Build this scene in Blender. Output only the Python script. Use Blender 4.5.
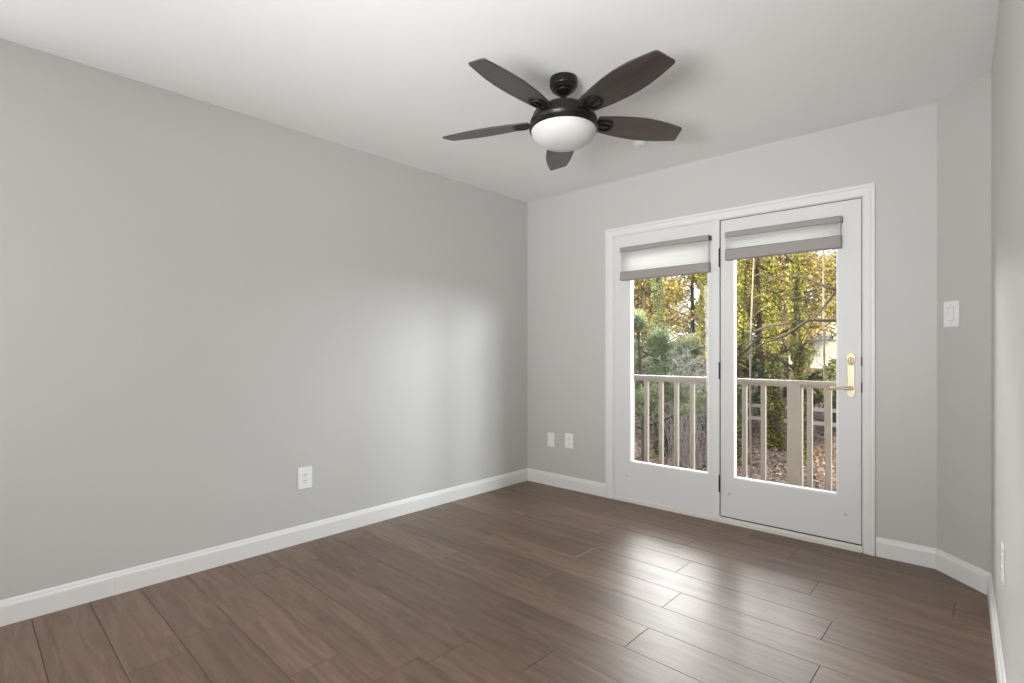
import bpy, bmesh, math, random
import numpy as np
from mathutils import Vector, Matrix

for o in list(bpy.data.objects):
    bpy.data.objects.remove(o, do_unlink=True)
S = bpy.context.scene
COL = S.collection
R = math.radians
random.seed(7)
rng = np.random.default_rng(11)

# ------------------------------------------------------------------ camera
F_PX, HORIZON, CAM_H = 534.7, 349.7, 1.146
cam_d = bpy.data.cameras.new('camera')
cam_d.sensor_fit = 'HORIZONTAL'
cam_d.sensor_width = 36.0
cam_d.lens = 36.0 * F_PX / 1024.0
cam_d.shift_y = (HORIZON - 341.5) / 1024.0
cam_d.clip_start = 0.02
cam = bpy.data.objects.new('camera', cam_d)
COL.objects.link(cam)
cam.location = (3.066, -3.568, CAM_H)
cam.rotation_euler = (R(90), 0, math.atan2(0.6734, 0.7393))
S.camera = cam

# ------------------------------------------------------------------ sky, sun, lamps, exposure
world = bpy.data.worlds.new('world')
S.world = world
world.use_nodes = True
wn, wl = world.node_tree.nodes, world.node_tree.links
wn.clear()
w_out = wn.new('ShaderNodeOutputWorld')
w_bg = wn.new('ShaderNodeBackground')
w_tc = wn.new('ShaderNodeTexCoord')
w_sep = wn.new('ShaderNodeSeparateXYZ')
w_rmp = wn.new('ShaderNodeValToRGB')
w_rmp.color_ramp.elements[0].position = 0.0
w_rmp.color_ramp.elements[0].color = (1.0, 0.93, 0.83, 1)
w_rmp.color_ramp.elements[1].position = 0.6
w_rmp.color_ramp.elements[1].color = (0.72, 0.83, 1.0, 1)
wl.new(w_tc.outputs['Generated'], w_sep.inputs[0])
wl.new(w_sep.outputs['Z'], w_rmp.inputs[0])
wl.new(w_rmp.outputs[0], w_bg.inputs['Color'])
w_bg.inputs['Strength'].default_value = 2.0
wl.new(w_bg.outputs[0], w_out.inputs['Surface'])

def lamp(name, kind, loc, target, energy, color=(1, 1, 1), size=1.0, size_y=None, angle=None, spread=None):
    d = bpy.data.lights.new(name, kind)
    d.energy = energy
    d.color = color
    if kind == 'AREA':
        d.shape = 'RECTANGLE'
        d.size = size
        d.size_y = size_y or size
        if spread:
            d.spread = spread
    if kind == 'SUN':
        d.angle = angle or R(0.6)
    o = bpy.data.objects.new(name, d)
    COL.objects.link(o)
    o.location = loc
    o.rotation_euler = (Vector(target) - Vector(loc)).to_track_quat('-Z', 'Y').to_euler()
    return o

# low afternoon sun coming over the house roof from behind-right: only the tree tops catch it
lamp('sun', 'SUN', (10.0, -14.0, 9.0), (0, 6, 4.6), 11.0, (1.0, 0.86, 0.55), angle=R(1.0))
# bright open sky to the right of the balcony, and the hazy glow low beside the house
lamp('open_sky_light', 'AREA', (5.6, 4.3, 2.75), (1.5, 0.0, 1.25), 640.0, (0.92, 0.97, 1.0), 4.0, 2.2)
lamp('hazy_glow_light', 'AREA', (8.2, 3.1, 2.75), (1.3, 0.0, 1.25), 640.0, (0.92, 0.97, 1.0), 1.9, 1.8)
# bright open sky above the trees, straight out from the door
lamp('high_sky_light', 'AREA', (-6.8, 12.1, 6.2), (1.7, 0.0, 1.2), 5000.0, (1.0, 0.98, 0.97), 10.5, 3.8)
# photographer's lamp bounced off the ceiling; added fills for far ceiling, rear and side
lamp('bounce_light', 'AREA', (2.35, -4.3, 1.15), (1.15, -0.1, 2.55), 25.5, (0.985, 0.992, 1.0), 1.1, 0.8)
lamp('far_fill_light', 'AREA', (2.35, -4.3, 1.25), (1.15, -0.1, 2.55), 14.0, (0.985, 0.992, 1.0), 1.1, 0.6, spread=R(75))  # added narrow beam that lifts the far end of the ceiling
lamp('rear_fill_light', 'AREA', (2.4, -4.66, 1.25), (1.6, 0.0, 1.1), 18.0, (0.985, 0.992, 1.0), 1.2, 1.9)  # added fill lamp in front of the closed rear wall, no doorway there
lamp('side_fill_light', 'AREA', (0.06, -3.9, 1.3), (3.0, -2.4, 1.2), 24.0, (0.985, 0.992, 1.0), 0.8, 1.5)  # added lamp beside the left wall to brighten the right wall

S.view_settings.view_transform = 'Standard'
S.view_settings.look = 'None'
S.view_settings.gamma = 1.0
S.view_settings.use_curve_mapping = False
S.view_settings.exposure = 0.0
try:
    S.cycles.use_denoising = True
    S.cycles.max_bounces = 10
    S.cycles.diffuse_bounces = 6
    S.cycles.transparent_max_bounces = 16
    S.cycles.sample_clamp_indirect = 6.0
except Exception:
    pass

# ------------------------------------------------------------------ materials
def mat(name, color, rough=0.5, metal=0.0, spec=0.5, noise=None, bump=None, trans=None, coat=0.0):
    """plain procedural material; noise = (scale, amount) mottles the colour, bump = (scale, strength)."""
    m = bpy.data.materials.new(name)
    m.use_nodes = True
    n, l = m.node_tree.nodes, m.node_tree.links
    b = n['Principled BSDF']
    b.inputs['Base Color'].default_value = (*color, 1)
    b.inputs['Roughness'].default_value = rough
    b.inputs['Metallic'].default_value = metal
    b.inputs['Specular IOR Level'].default_value = spec
    b.inputs['Coat Weight'].default_value = coat
    tc = n.new('ShaderNodeTexCoord')
    if noise:
        t = n.new('ShaderNodeTexNoise')
        t.inputs['Scale'].default_value = noise[0]
        t.inputs['Detail'].default_value = 4
        l.new(tc.outputs['Object'], t.inputs['Vector'])
        mx = n.new('ShaderNodeMix')
        mx.data_type = 'RGBA'
        k = noise[1]
        mx.inputs[6].default_value = (*[c * (1 - k) for c in color], 1)
        mx.inputs[7].default_value = (*[min(1, c * (1 + k)) for c in color], 1)
        l.new(t.outputs['Fac'], mx.inputs[0])
        l.new(mx.outputs[2], b.inputs['Base Color'])
    if bump:
        t2 = n.new('ShaderNodeTexNoise')
        t2.inputs['Scale'].default_value = bump[0]
        t2.inputs['Detail'].default_value = 3
        l.new(tc.outputs['Object'], t2.inputs['Vector'])
        bp = n.new('ShaderNodeBump')
        bp.inputs['Strength'].default_value = bump[1]
        bp.inputs['Distance'].default_value = 0.002
        l.new(t2.outputs['Fac'], bp.inputs['Height'])
        l.new(bp.outputs[0], b.inputs['Normal'])
    if trans:
        tr = n.new('ShaderNodeBsdfTranslucent')
        tr.inputs['Color'].default_value = (*trans[1], 1)
        ms = n.new('ShaderNodeMixShader')
        ms.inputs[0].default_value = trans[0]
        l.new(b.outputs[0], ms.inputs[1])
        l.new(tr.outputs[0], ms.inputs[2])
        l.new(ms.outputs[0], n['Material Output'].inputs['Surface'])
    return m

def leaf_mat(name, ramp, trans=0.4, scale=1.3):
    """leaf colours vary from leaf to leaf (per-island random) and in drifts (noise)."""
    m = bpy.data.materials.new(name)
    m.use_nodes = True
    n, l = m.node_tree.nodes, m.node_tree.links
    b = n['Principled BSDF']
    b.inputs['Roughness'].default_value = 0.55
    b.inputs['Specular IOR Level'].default_value = 0.3
    g = n.new('ShaderNodeNewGeometry')
    tc = n.new('ShaderNodeTexCoord')
    t = n.new('ShaderNodeTexNoise')
    t.inputs['Scale'].default_value = scale
    l.new(tc.outputs['Object'], t.inputs['Vector'])
    ad = n.new('ShaderNodeMath')
    ad.operation = 'MULTIPLY_ADD'
    ad.inputs[1].default_value = 0.6
    l.new(g.outputs['Random Per Island'], ad.inputs[0])
    mu = n.new('ShaderNodeMath')
    mu.operation = 'MULTIPLY'
    mu.inputs[1].default_value = 0.45
    l.new(t.outputs['Fac'], mu.inputs[0])
    l.new(mu.outputs[0], ad.inputs[2])
    r = n.new('ShaderNodeValToRGB')
    els = r.color_ramp.elements
    els[0].position, els[0].color = ramp[0][0], (*ramp[0][1], 1)
    els[1].position, els[1].color = ramp[-1][0], (*ramp[-1][1], 1)
    for p, c in ramp[1:-1]:
        e = els.new(p)
        e.color = (*c, 1)
    l.new(ad.outputs[0], r.inputs[0])
    l.new(r.outputs[0], b.inputs['Base Color'])
    tr = n.new('ShaderNodeBsdfTranslucent')
    l.new(r.outputs[0], tr.inputs['Color'])
    ms = n.new('ShaderNodeMixShader')
    ms.inputs[0].default_value = trans
    l.new(b.outputs[0], ms.inputs[1])
    l.new(tr.outputs[0], ms.inputs[2])
    l.new(ms.outputs[0], n['Material Output'].inputs['Surface'])
    return m

M_WALL = mat('grey_wall_paint', (0.545, 0.538, 0.524), 0.5, spec=0.5, bump=(260, 0.06))
M_CEIL = mat('white_ceiling_paint', (0.84, 0.842, 0.84), 0.9, spec=0.2, bump=(200, 0.05))
M_TRIM = mat('white_trim_paint', (0.76, 0.755, 0.745), 0.38)
M_DOOR = mat('white_door_paint', (0.72, 0.72, 0.715), 0.4)
M_BEAD = mat('bright_white_vinyl', (0.86, 0.86, 0.84), 0.4)
M_SILL = mat('offwhite_sill', (0.72, 0.69, 0.64), 0.45)
M_PLATE = mat('white_plastic', (0.85, 0.85, 0.84), 0.3)
M_SLOT = mat('dark_slot', (0.03, 0.03, 0.03), 0.6)
M_SCREW = mat('painted_screw', (0.55, 0.55, 0.54), 0.4)
M_BLACK = mat('dark_hinge_metal', (0.03, 0.03, 0.03), 0.5, 0.3)
M_GASKET = mat('dark_weatherstrip', (0.05, 0.05, 0.05), 0.8)
M_BRASS = mat('pale_brass', (0.60, 0.52, 0.36), 0.42, 0.7)
M_BRASS_D = mat('worn_brass', (0.45, 0.36, 0.2), 0.4, 0.85)
M_RAILGREY = mat('taupe_shade_rail', (0.33, 0.31, 0.295), 0.6)
M_FABRIC = mat('translucent_shade_fabric', (0.70, 0.69, 0.67), 0.9, trans=(0.5, (0.88, 0.885, 0.865)))
M_BRONZE = mat('dark_bronze', (0.014, 0.0125, 0.012), 0.34, 0.4)
M_BOWL = mat('opal_glass', (0.80, 0.79, 0.77), 0.42, trans=(0.25, (0.9, 0.88, 0.85)))
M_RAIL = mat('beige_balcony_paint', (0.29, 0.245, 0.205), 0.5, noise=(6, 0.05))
M_DECK = mat('grey_brown_deck', (0.28, 0.23, 0.19), 0.75, noise=(14, 0.15))
M_SIDING = mat('pale_siding', (0.62, 0.60, 0.56), 0.7, noise=(3, 0.05))
M_ROOF = mat('shingle_roof', (0.09, 0.085, 0.08), 0.9, noise=(9, 0.3))
M_BARK = mat('grey_brown_bark', (0.085, 0.065, 0.05), 0.9, noise=(10, 0.45), bump=(30, 0.6))
M_BARK_L = mat('pale_bark', (0.26, 0.22, 0.17), 0.9, noise=(12, 0.3))
M_TWIG = mat('grey_twig', (0.34, 0.315, 0.285), 0.9, noise=(10, 0.3))
M_HOUSE = mat('white_house_paint', (0.45, 0.44, 0.425), 0.6)
M_HROOF = mat('tan_house_roof', (0.30, 0.24, 0.20), 0.8)
M_PANE_D = mat('dark_window_pane', (0.05, 0.055, 0.06), 0.1)
M_FENCE = mat('weathered_white_fence', (0.62, 0.58, 0.53), 0.7, noise=(8, 0.15))

L_GOLD = leaf_mat('golden_leaves', [(0.12, (0.07, 0.06, 0.02)), (0.45, (0.30, 0.24, 0.07)), (0.72, (0.56, 0.47, 0.17)), (1.0, (0.82, 0.75, 0.46))], 0.5)
L_IVY = leaf_mat('sunlit_ivy_leaves', [(0.1, (0.03, 0.045, 0.02)), (0.45, (0.15, 0.16, 0.045)), (0.75, (0.46, 0.42, 0.10)), (1.0, (0.64, 0.57, 0.18))], 0.3)  # yellow end of the ramp is sunlight put into the leaf colour
L_EVER = leaf_mat('dark_evergreen_leaves', [(0.1, (0.05, 0.06, 0.03)), (0.6, (0.17, 0.19, 0.09)), (1.0, (0.36, 0.36, 0.19))], 0.2)
L_PINE = leaf_mat('pine_needles', [(0.1, (0.09, 0.12, 0.055)), (0.6, (0.26, 0.31, 0.16)), (1.0, (0.46, 0.50, 0.28))], 0.3)
L_LITTER = leaf_mat('fallen_leaves', [(0.1, (0.07, 0.04, 0.03)), (0.45, (0.26, 0.17, 0.125)), (0.75, (0.42, 0.31, 0.25)), (1.0, (0.62, 0.52, 0.44))], 0.1, 0.6)

def glass_mat():
    m = bpy.data.materials.new('window_glass')
    m.use_nodes = True
    n, l = m.node_tree.nodes, m.node_tree.links
    n.remove(n['Principled BSDF'])
    # thin-pane reflectance: the same from both sides
    ge = n.new('ShaderNodeNewGeometry')
    dt = n.new('ShaderNodeVectorMath')
    dt.operation = 'DOT_PRODUCT'
    l.new(ge.outputs['Incoming'], dt.inputs[0])
    l.new(ge.outputs['Normal'], dt.inputs[1])
    ab = n.new('ShaderNodeMath')
    ab.operation = 'ABSOLUTE'
    l.new(dt.outputs['Value'], ab.inputs[0])
    om = n.new('ShaderNodeMath')
    om.operation = 'SUBTRACT'
    om.inputs[0].default_value = 1.0
    l.new(ab.outputs[0], om.inputs[1])
    pw = n.new('ShaderNodeMath')
    pw.operation = 'POWER'
    pw.inputs[1].default_value = 5.0
    l.new(om.outputs[0], pw.inputs[0])
    fr = n.new('ShaderNodeMath')
    fr.operation = 'MULTIPLY_ADD'
    fr.inputs[1].default_value = 0.96
    fr.inputs[2].default_value = 0.04
    l.new(pw.outputs[0], fr.inputs[0])
    tp = n.new('ShaderNodeBsdfTransparent')
    tp.inputs['Color'].default_value = (0.95, 0.965, 0.955, 1)
    gl = n.new('ShaderNodeBsdfGlossy')
    gl.inputs['Roughness'].default_value = 0.0
    ms = n.new('ShaderNodeMixShader')
    l.new(fr.outputs[0], ms.inputs[0])
    l.new(tp.outputs[0], ms.inputs[1])
    l.new(gl.outputs[0], ms.inputs[2])
    l.new(ms.outputs[0], n['Material Output'].inputs['Surface'])
    return m
M_GLASS = glass_mat()

def wood_mat(name, dark, light, rough, grain_scale, tone, uvname='UVMap', spec=0.5, seam=None):
    """wood grain along the first texture axis; tone = strength of the plank-to-plank difference."""
    m = bpy.data.materials.new(name)
    m.use_nodes = True
    n, l = m.node_tree.nodes, m.node_tree.links
    b = n['Principled BSDF']
    b.inputs['Specular IOR Level'].default_value = spec
    uv = n.new('ShaderNodeUVMap')
    uv.uv_map = uvname
    mp = n.new('ShaderNodeMapping')
    mp.inputs['Scale'].default_value = (1.0, 9.0, 1.0)
    l.new(uv.outputs[0], mp.inputs[0])
    # cathedral figure: distorted stretched noise
    n1 = n.new('ShaderNodeTexNoise')
    n1.inputs['Scale'].default_value = grain_scale * 0.45
    n1.inputs['Detail'].default_value = 5
    n1.inputs['Distortion'].default_value = 1.2
    l.new(mp.outputs[0], n1.inputs['Vector'])
    mp2 = n.new('ShaderNodeMapping')
    mp2.inputs['Scale'].default_value = (3.0, 90.0, 1.0)
    l.new(uv.outputs[0], mp2.inputs[0])
    n2 = n.new('ShaderNodeTexNoise')
    n2.inputs['Scale'].default_value = grain_scale
    n2.inputs['Detail'].default_value = 3
    l.new(mp2.outputs[0], n2.inputs['Vector'])
    a1 = n.new('ShaderNodeMath')
    a1.operation = 'MULTIPLY_ADD'
    a1.inputs[1].default_value = 0.62
    l.new(n1.outputs['Fac'], a1.inputs[0])
    s2 = n.new('ShaderNodeMath')
    s2.operation = 'MULTIPLY'
    s2.inputs[1].default_value = 0.38
    l.new(n2.outputs['Fac'], s2.inputs[0])
    l.new(s2.outputs[0], a1.inputs[2])
    rm = n.new('ShaderNodeMapRange')
    rm.inputs[1].default_value = 0.30
    rm.inputs[2].default_value = 0.70
    l.new(a1.outputs[0], rm.inputs[0])
    mx = n.new('ShaderNodeMix')
    mx.data_type = 'RGBA'
    mx.inputs[6].default_value = (*dark, 1)
    mx.inputs[7].default_value = (*light, 1)
    l.new(rm.outputs[0], mx.inputs[0])
    col = mx.outputs[2]
    if tone:
        at = n.new('ShaderNodeAttribute')
        at.attribute_name = 'plank_tone'
        mr = n.new('ShaderNodeMapRange')
        mr.inputs[3].default_value = 1 - tone
        mr.inputs[4].default_value = 1 + tone
        l.new(at.outputs['Fac'], mr.inputs[0])
        vm = n.new('ShaderNodeVectorMath')
        vm.operation = 'SCALE'
        l.new(col, vm.inputs[0])
        l.new(mr.outputs[0], vm.inputs['Scale'])
        col = vm.outputs[0]
    l.new(col, b.inputs['Base Color'])
    rr = n.new('ShaderNodeMapRange')
    rr.inputs[3].default_value = rough + 0.02
    rr.inputs[4].default_value = rough - 0.02
    l.new(a1.outputs[0], rr.inputs[0])
    l.new(rr.outputs[0], b.inputs['Roughness'])
    bp = n.new('ShaderNodeBump')
    bp.inputs['Strength'].default_value = 0.12
    bp.inputs['Distance'].default_value = 0.001
    l.new(n2.outputs['Fac'], bp.inputs['Height'])
    l.new(bp.outputs[0], b.inputs['Normal'])
    return m

M_FLOOR = wood_mat('brown_vinyl_planks', (0.098, 0.058, 0.038), (0.225, 0.148, 0.102), 0.42, 5.0, 0.16)
M_SEAM = mat('dark_plank_seam', (0.04, 0.028, 0.02), 0.7)
M_BLADE = wood_mat('dark_walnut_blade', (0.016, 0.013, 0.012), (0.060, 0.049, 0.044), 0.30, 6.0, 0, spec=0.8)

b_ = M_BLADE.node_tree.nodes['Principled BSDF']
b_.inputs['Coat Weight'].default_value = 0.15
b_.inputs['Coat Roughness'].default_value = 0.12
b_.inputs['Coat IOR'].default_value = 1.7

# ------------------------------------------------------------------ builders
def put(name, me_or_bm, material, parent=None, smooth=False, bevel=0.0, seg=2):
    if isinstance(me_or_bm, bmesh.types.BMesh):
        bm = me_or_bm
        bmesh.ops.recalc_face_normals(bm, faces=bm.faces[:])
        me = bpy.data.meshes.new(name)
        bm.to_mesh(me)
        bm.free()
    else:
        me = me_or_bm
    if material:
        me.materials.append(material)
    o = bpy.data.objects.new(name, me)
    COL.objects.link(o)
    if parent:
        o.parent = parent
    if smooth:
        for p in me.polygons:
            p.use_smooth = True
        if smooth == 'auto':
            md = o.modifiers.new('edges', 'EDGE_SPLIT')
            md.split_angle = R(40)
    if bevel:
        md = o.modifiers.new('bevel', 'BEVEL')
        md.width = bevel
        md.segments = seg
        md.limit_method = 'ANGLE'
        md.angle_limit = R(40)
    return o

def tag(o, label=None, cat=None, group=None, kind=None):
    if label: o['label'] = label
    if cat: o['category'] = cat
    if group: o['group'] = group
    if kind: o['kind'] = kind
    return o

def thing(name, label, cat, loc=(0, 0, 0), rz=0.0, group=None):
    o = bpy.data.objects.new(name, None)
    COL.objects.link(o)
    o.empty_display_size = 0.05
    o.location = loc
    o.rotation_euler = (0, 0, rz)
    return tag(o, label, cat, group)

def struct(name, bm, m, parent=None, **k):
    o = put(name, bm, m, parent, **k)
    if parent is None:
        o['kind'] = 'structure'
    return o

def B():
    return bmesh.new()

def box(bm, x0, x1, y0, y1, z0, z1, mtx=None):
    vs = [bm.verts.new(p) for p in ((x0, y0, z0), (x1, y0, z0), (x1, y1, z0), (x0, y1, z0), (x0, y0, z1), (x1, y0, z1), (x1, y1, z1), (x0, y1, z1))]
    for f in ((3, 2, 1, 0), (4, 5, 6, 7), (0, 1, 5, 4), (1, 2, 6, 5), (2, 3, 7, 6), (3, 0, 4, 7)):
        bm.faces.new([vs[i] for i in f])
    if mtx:
        bmesh.ops.transform(bm, matrix=mtx, verts=vs)
    return bm

def prism(bm, outline, axis_vec, mtx=None):
    """close an outline (3-D points) and extrude it by axis_vec."""
    a = [bm.verts.new(p) for p in outline]
    b = [bm.verts.new(Vector(p) + Vector(axis_vec)) for p in outline]
    bm.faces.new(a)
    bm.faces.new(b[::-1])
    n = len(a)
    for i in range(n):
        bm.faces.new((a[i], a[(i + 1) % n], b[(i + 1) % n], b[i]))
    if mtx:
        bmesh.ops.transform(bm, matrix=mtx, verts=a + b)
    return bm

def frame(bm, o, i, y0, y1):
    """rectangular ring in xz (outer o, inner i as x0,x1,z0,z1) from y0 to y1."""
    def ring(r, y):
        return [bm.verts.new(p) for p in ((r[0], y, r[2]), (r[1], y, r[2]), (r[1], y, r[3]), (r[0], y, r[3]))]
    of, if_, ob, ib = ring(o, y0), ring(i, y0), ring(o, y1), ring(i, y1)
    for k in range(4):
        j = (k + 1) % 4
        bm.faces.new((of[k], of[j], if_[j], if_[k]))
        bm.faces.new((ob[j], ob[k], ib[k], ib[j]))
        bm.faces.new((of[j], of[k], ob[k], ob[j]))
        bm.faces.new((if_[k], if_[j], ib[j], ib[k]))
    return bm

def lathe(bm, prof, seg=48, c=(0, 0, 0)):
    rings = []
    for r, z in prof:
        if r < 1e-5:
            rings.append([bm.verts.new((c[0], c[1], c[2] + z))])
        else:
            rings.append([bm.verts.new((c[0] + r * math.cos(2 * math.pi * k / seg), c[1] + r * math.sin(2 * math.pi * k / seg), c[2] + z)) for k in range(seg)])
    for a, b in zip(rings, rings[1:]):
        for k in range(seg):
            j = (k + 1) % seg
            if len(a) == 1 and len(b) == 1:
                continue
            if len(a) == 1:
                bm.faces.new((a[0], b[k], b[j]))
            elif len(b) == 1:
                bm.faces.new((a[k], a[j], b[0]))
            else:
                bm.faces.new((a[k], a[j], b[j], b[k]))
    return bm

def tube(bm, pts, rad, seg=8, cap=True):
    pts = [Vector(p) for p in pts]
    if not hasattr(rad, '__len__'):
        rad = [rad] * len(pts)
    prev, first = None, None
    up = Vector((0.13, 0.21, 0.97))
    for i, p in enumerate(pts):
        d = (pts[min(i + 1, len(pts) - 1)] - pts[max(i - 1, 0)]).normalized()
        u = d.cross(up)
        if u.length < 1e-3:
            u = d.cross(Vector((1, 0, 0)))
        u.normalize()
        v = d.cross(u)
        ring = [bm.verts.new(p + (u * math.cos(2 * math.pi * k / seg) + v * math.sin(2 * math.pi * k / seg)) * rad[i]) for k in range(seg)]
        if prev:
            for k in range(seg):
                j = (k + 1) % seg
                bm.faces.new((prev[k], prev[j], ring[j], ring[k]))
        else:
            first = ring
        prev = ring
    if cap:
        bm.faces.new(first[::-1])
        bm.faces.new(prev)
    return bm

def disc_y(bm, c, r, depth, seg=16):
    """short cylinder facing -y (front at c.y)."""
    prism(bm, [(c[0] + r * math.cos(2 * math.pi * k / seg), c[1], c[2] + r * math.sin(2 * math.pi * k / seg)) for k in range(seg)], (0, depth, 0))
    return bm

def leaves_mesh(name, pos, size, tilt=None, long=1.5):
    """one mesh of many folded leaves at pos (N,3); size scalar or (N,)."""
    n = len(pos)
    size = np.broadcast_to(np.asarray(size, float), (n,))
    a = rng.normal(size=(n, 3))
    a /= np.linalg.norm(a, axis=1, keepdims=True)
    if tilt == 'flat':
        a[:, 2] *= 0.25
        a /= np.linalg.norm(a, axis=1, keepdims=True)
    b = rng.normal(size=(n, 3))
    if tilt == 'flat':
        b[:, 2] *= 0.35
    b -= (b * a).sum(1, keepdims=True) * a
    b /= np.linalg.norm(b, axis=1, keepdims=True)
    c = np.cross(a, b)
    s = size[:, None]
    p0 = pos - a * s * 0.5 * long
    p1 = pos + b * s * 0.5 + c * s * 0.18
    p2 = pos + a * s * 0.5 * long
    p3 = pos - b * s * 0.5 + c * s * 0.18
    verts = np.stack([p0, p1, p2, p3], 1).reshape(-1, 3)
    i = np.arange(n)[:, None] * 4
    faces = np.concatenate([i + np.array([[0, 1, 2]]), i + np.array([[0, 2, 3]])], 1).reshape(-1, 3)
    me = bpy.data.meshes.new(name)
    me.from_pydata(verts.tolist(), [], faces.tolist())
    return me

# ------------------------------------------------------------------ room shell
CEIL = 2.44
A = (2.826, 0.0)                     # back wall / angled wall
Bc = (3.039, -0.225)                 # angled wall / right wall
REAR = -4.7
RS = 0.0415                          # the right wall opens slightly towards the camera
Cc = (Bc[0] + RS * (Bc[1] - REAR), REAR)
DO = (0.862, 2.508, 0.0, 2.022)      # rough opening of the door unit in the back wall

# floor: individual planks in one mesh, run almost parallel to the back wall
def build_floor():
    W, slope = 0.196, -0.030
    sub = put('floor', box(B(), -0.02, Cc[0] + 0.05, REAR - 0.05, 0.16, -0.06, -0.0035), M_SEAM)
    me_v, me_f, uv, tone = [], [], [], []
    joints = {6: [1.200, 2.410], 5: [0.625, 1.835, 3.3], 4: [1.337, 2.546], 3: [0.748, 1.958], 2: [1.372, 2.586], 1: [0.790, 1.998], 0: [0.170, 1.394], -2: [0.310], -5: [0.667], -6: [0.785], -3: [0.26], -4: [0.02], -1: [0.60], -7: [0.02], 7: [0.5], 8: [1.0]}
    # joints keyed by row; row r spans y = -1.694 - 0.004 + W*(r-1) .. + W*r at x = 0
    rnd = random.Random(5)
    g = 0.0006
    for r in range(-17, 10):
        ya = -1.694 + W * (r - 1)
        if r in joints:
            xs = sorted(joints[r])
        else:
            xs = [rnd.uniform(0.2, 1.4)]
        L = 1.21
        xs = list(xs)
        while xs[0] > -0.2: xs.insert(0, xs[0] - L)
        while xs[-1] < 3.6: xs.append(xs[-1] + L)
        for x0, x1 in zip(xs, xs[1:]):
            o = rnd.uniform(0, 50)
            ov = rnd.uniform(0, 50)
            t = rnd.random()
            base = len(me_v)
            e = 0.0010
            xa, xb, y0, y1 = x0 + g, x1 - g, ya + g, ya + W - g
            ring = [(xa, y0, -0.0016), (xb, y0, -0.0016), (xb, y1, -0.0016), (xa, y1, -0.0016),
                    (xa + e, y0 + e, 0.0), (xb - e, y0 + e, 0.0), (xb - e, y1 - e, 0.0), (xa + e, y1 - e, 0.0)]
            for (x, y, z) in ring:
                me_v.append((x, y + slope * x, z))
            quads = [(4, 5, 6, 7), (0, 1, 5, 4), (1, 2, 6, 5), (2, 3, 7, 6), (3, 0, 4, 7)]
            for q in quads:
                me_f.append(tuple(base + k for k in q))
                for k in q:
                    uv.append((ring[k][0] - x0 + o, ring[k][1] - ya + ov))
                tone.append(t)
    me = bpy.data.meshes.new('floor_planks')
    me.from_pydata(me_v, [], me_f)
    ul = me.uv_layers.new(name='UVMap')
    for k, c in enumerate(uv):
        ul.data[k].uv = c
    at = me.attributes.new('plank_tone', 'FLOAT', 'FACE')
    for k, t in enumerate(tone):
        at.data[k].value = t
    # trim to the room outline
    bm = bmesh.new()
    bm.from_mesh(me)
    def cut(co, no):
        bmesh.ops.bisect_plane(bm, geom=bm.verts[:] + bm.edges[:] + bm.faces[:], plane_co=co, plane_no=no, clear_outer=True)
    cut((-0.02, 0, 0), (-1, 0, 0))
    cut((0, REAR - 0.05, 0), (0, -1, 0))
    cut((0, 0.02, 0), (0, 1, 0))
    cut((Cc[0] + 0.03, 0, 0), (1, 0, 0))
    bm.to_mesh(me)
    bm.free()
    o = put('planks', me, M_FLOOR, sub)
    sub['kind'] = 'structure'
    return sub
build_floor()

struct('ceiling', box(B(), -0.12, Cc[0] + 0.15, REAR - 0.12, 0.16, CEIL, CEIL + 0.12), M_CEIL)
struct('wall_left', box(B(), -0.12, 0.0, REAR, 0.15, -0.06, CEIL + 0.06), M_WALL)
bm = frame(B(), (0.0, A[0], -0.06, CEIL + 0.06), (DO[0], DO[1], -0.05, DO[3]), 0.0, 0.15)
struct('wall_back', bm, M_WALL)
struct('wall_angled', prism(B(), [(A[0], A[1], -0.06), (Bc[0], Bc[1], -0.06), (Bc[0] + 0.12, Bc[1], -0.06), (Bc[0] + 0.12, 0.15, -0.06), (A[0], 0.15, -0.06)], (0, 0, CEIL + 0.12)), M_WALL)
struct('wall_right', prism(B(), [(Bc[0], Bc[1], -0.06), (Cc[0], Cc[1], -0.06), (Cc[0] + 0.12, Cc[1], -0.06), (Bc[0] + 0.12, Bc[1], -0.06)], (0, 0, CEIL + 0.12)), M_WALL)
struct('wall_rear', box(B(), -0.12, Cc[0] + 0.12, REAR - 0.12, REAR, -0.06, CEIL), M_WALL)

# baseboards: ogee-topped profile swept along each run with mitred ends
BB = [(0.0, 0.0), (0.0135, 0.0), (0.0135, 0.078), (0.0120, 0.084), (0.0085, 0.089), (0.0070, 0.096), (0.0035, 0.1035), (0.0, 0.105)]
def baseboard(name, p, q, n_in, m0, m1):
    """run from p to q; n_in = unit normal into the room; m0/m1 = shift per unit depth along the run at the ends."""
    p, q, n_in = Vector((*p, 0)), Vector((*q, 0)), Vector((*n_in, 0))
    d = (q - p).normalized()
    bm = B()
    ra = [bm.verts.new(p + n_in * a + d * (m0 * a) + Vector((0, 0, z))) for a, z in BB]
    rb = [bm.verts.new(q + n_in * a - d * (m1 * a) + Vector((0, 0, z))) for a, z in BB]
    bm.faces.new(ra)
    bm.faces.new(rb[::-1])
    k = len(BB)
    for i in range(k):
        bm.faces.new((ra[i], ra[(i + 1) % k], rb[(i + 1) % k], rb[i]))
    return struct(name, bm, M_TRIM)
baseboard('baseboard_left', (0, REAR), (0, -2.9712), (1, 0), 0, 0)
baseboard('baseboard_left_far', (0.0008, -2.9708), (0.0008, 0), (1, 0), 0, 1)
baseboard('baseboard_back', (0, 0), (0.806, 0), (0, -1), 1, 0)
t8 = math.tan(R(22.5))
baseboard('baseboard_back_right', (2.560, 0), A, (0, -1), 0, t8)
dA = Vector((Bc[0] - A[0], Bc[1] - A[1])).normalized()
baseboard('baseboard_angled', A, Bc, (dA.y, -dA.x), t8, t8)
dR = Vector((Cc[0] - Bc[0], Cc[1] - Bc[1])).normalized()
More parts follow.
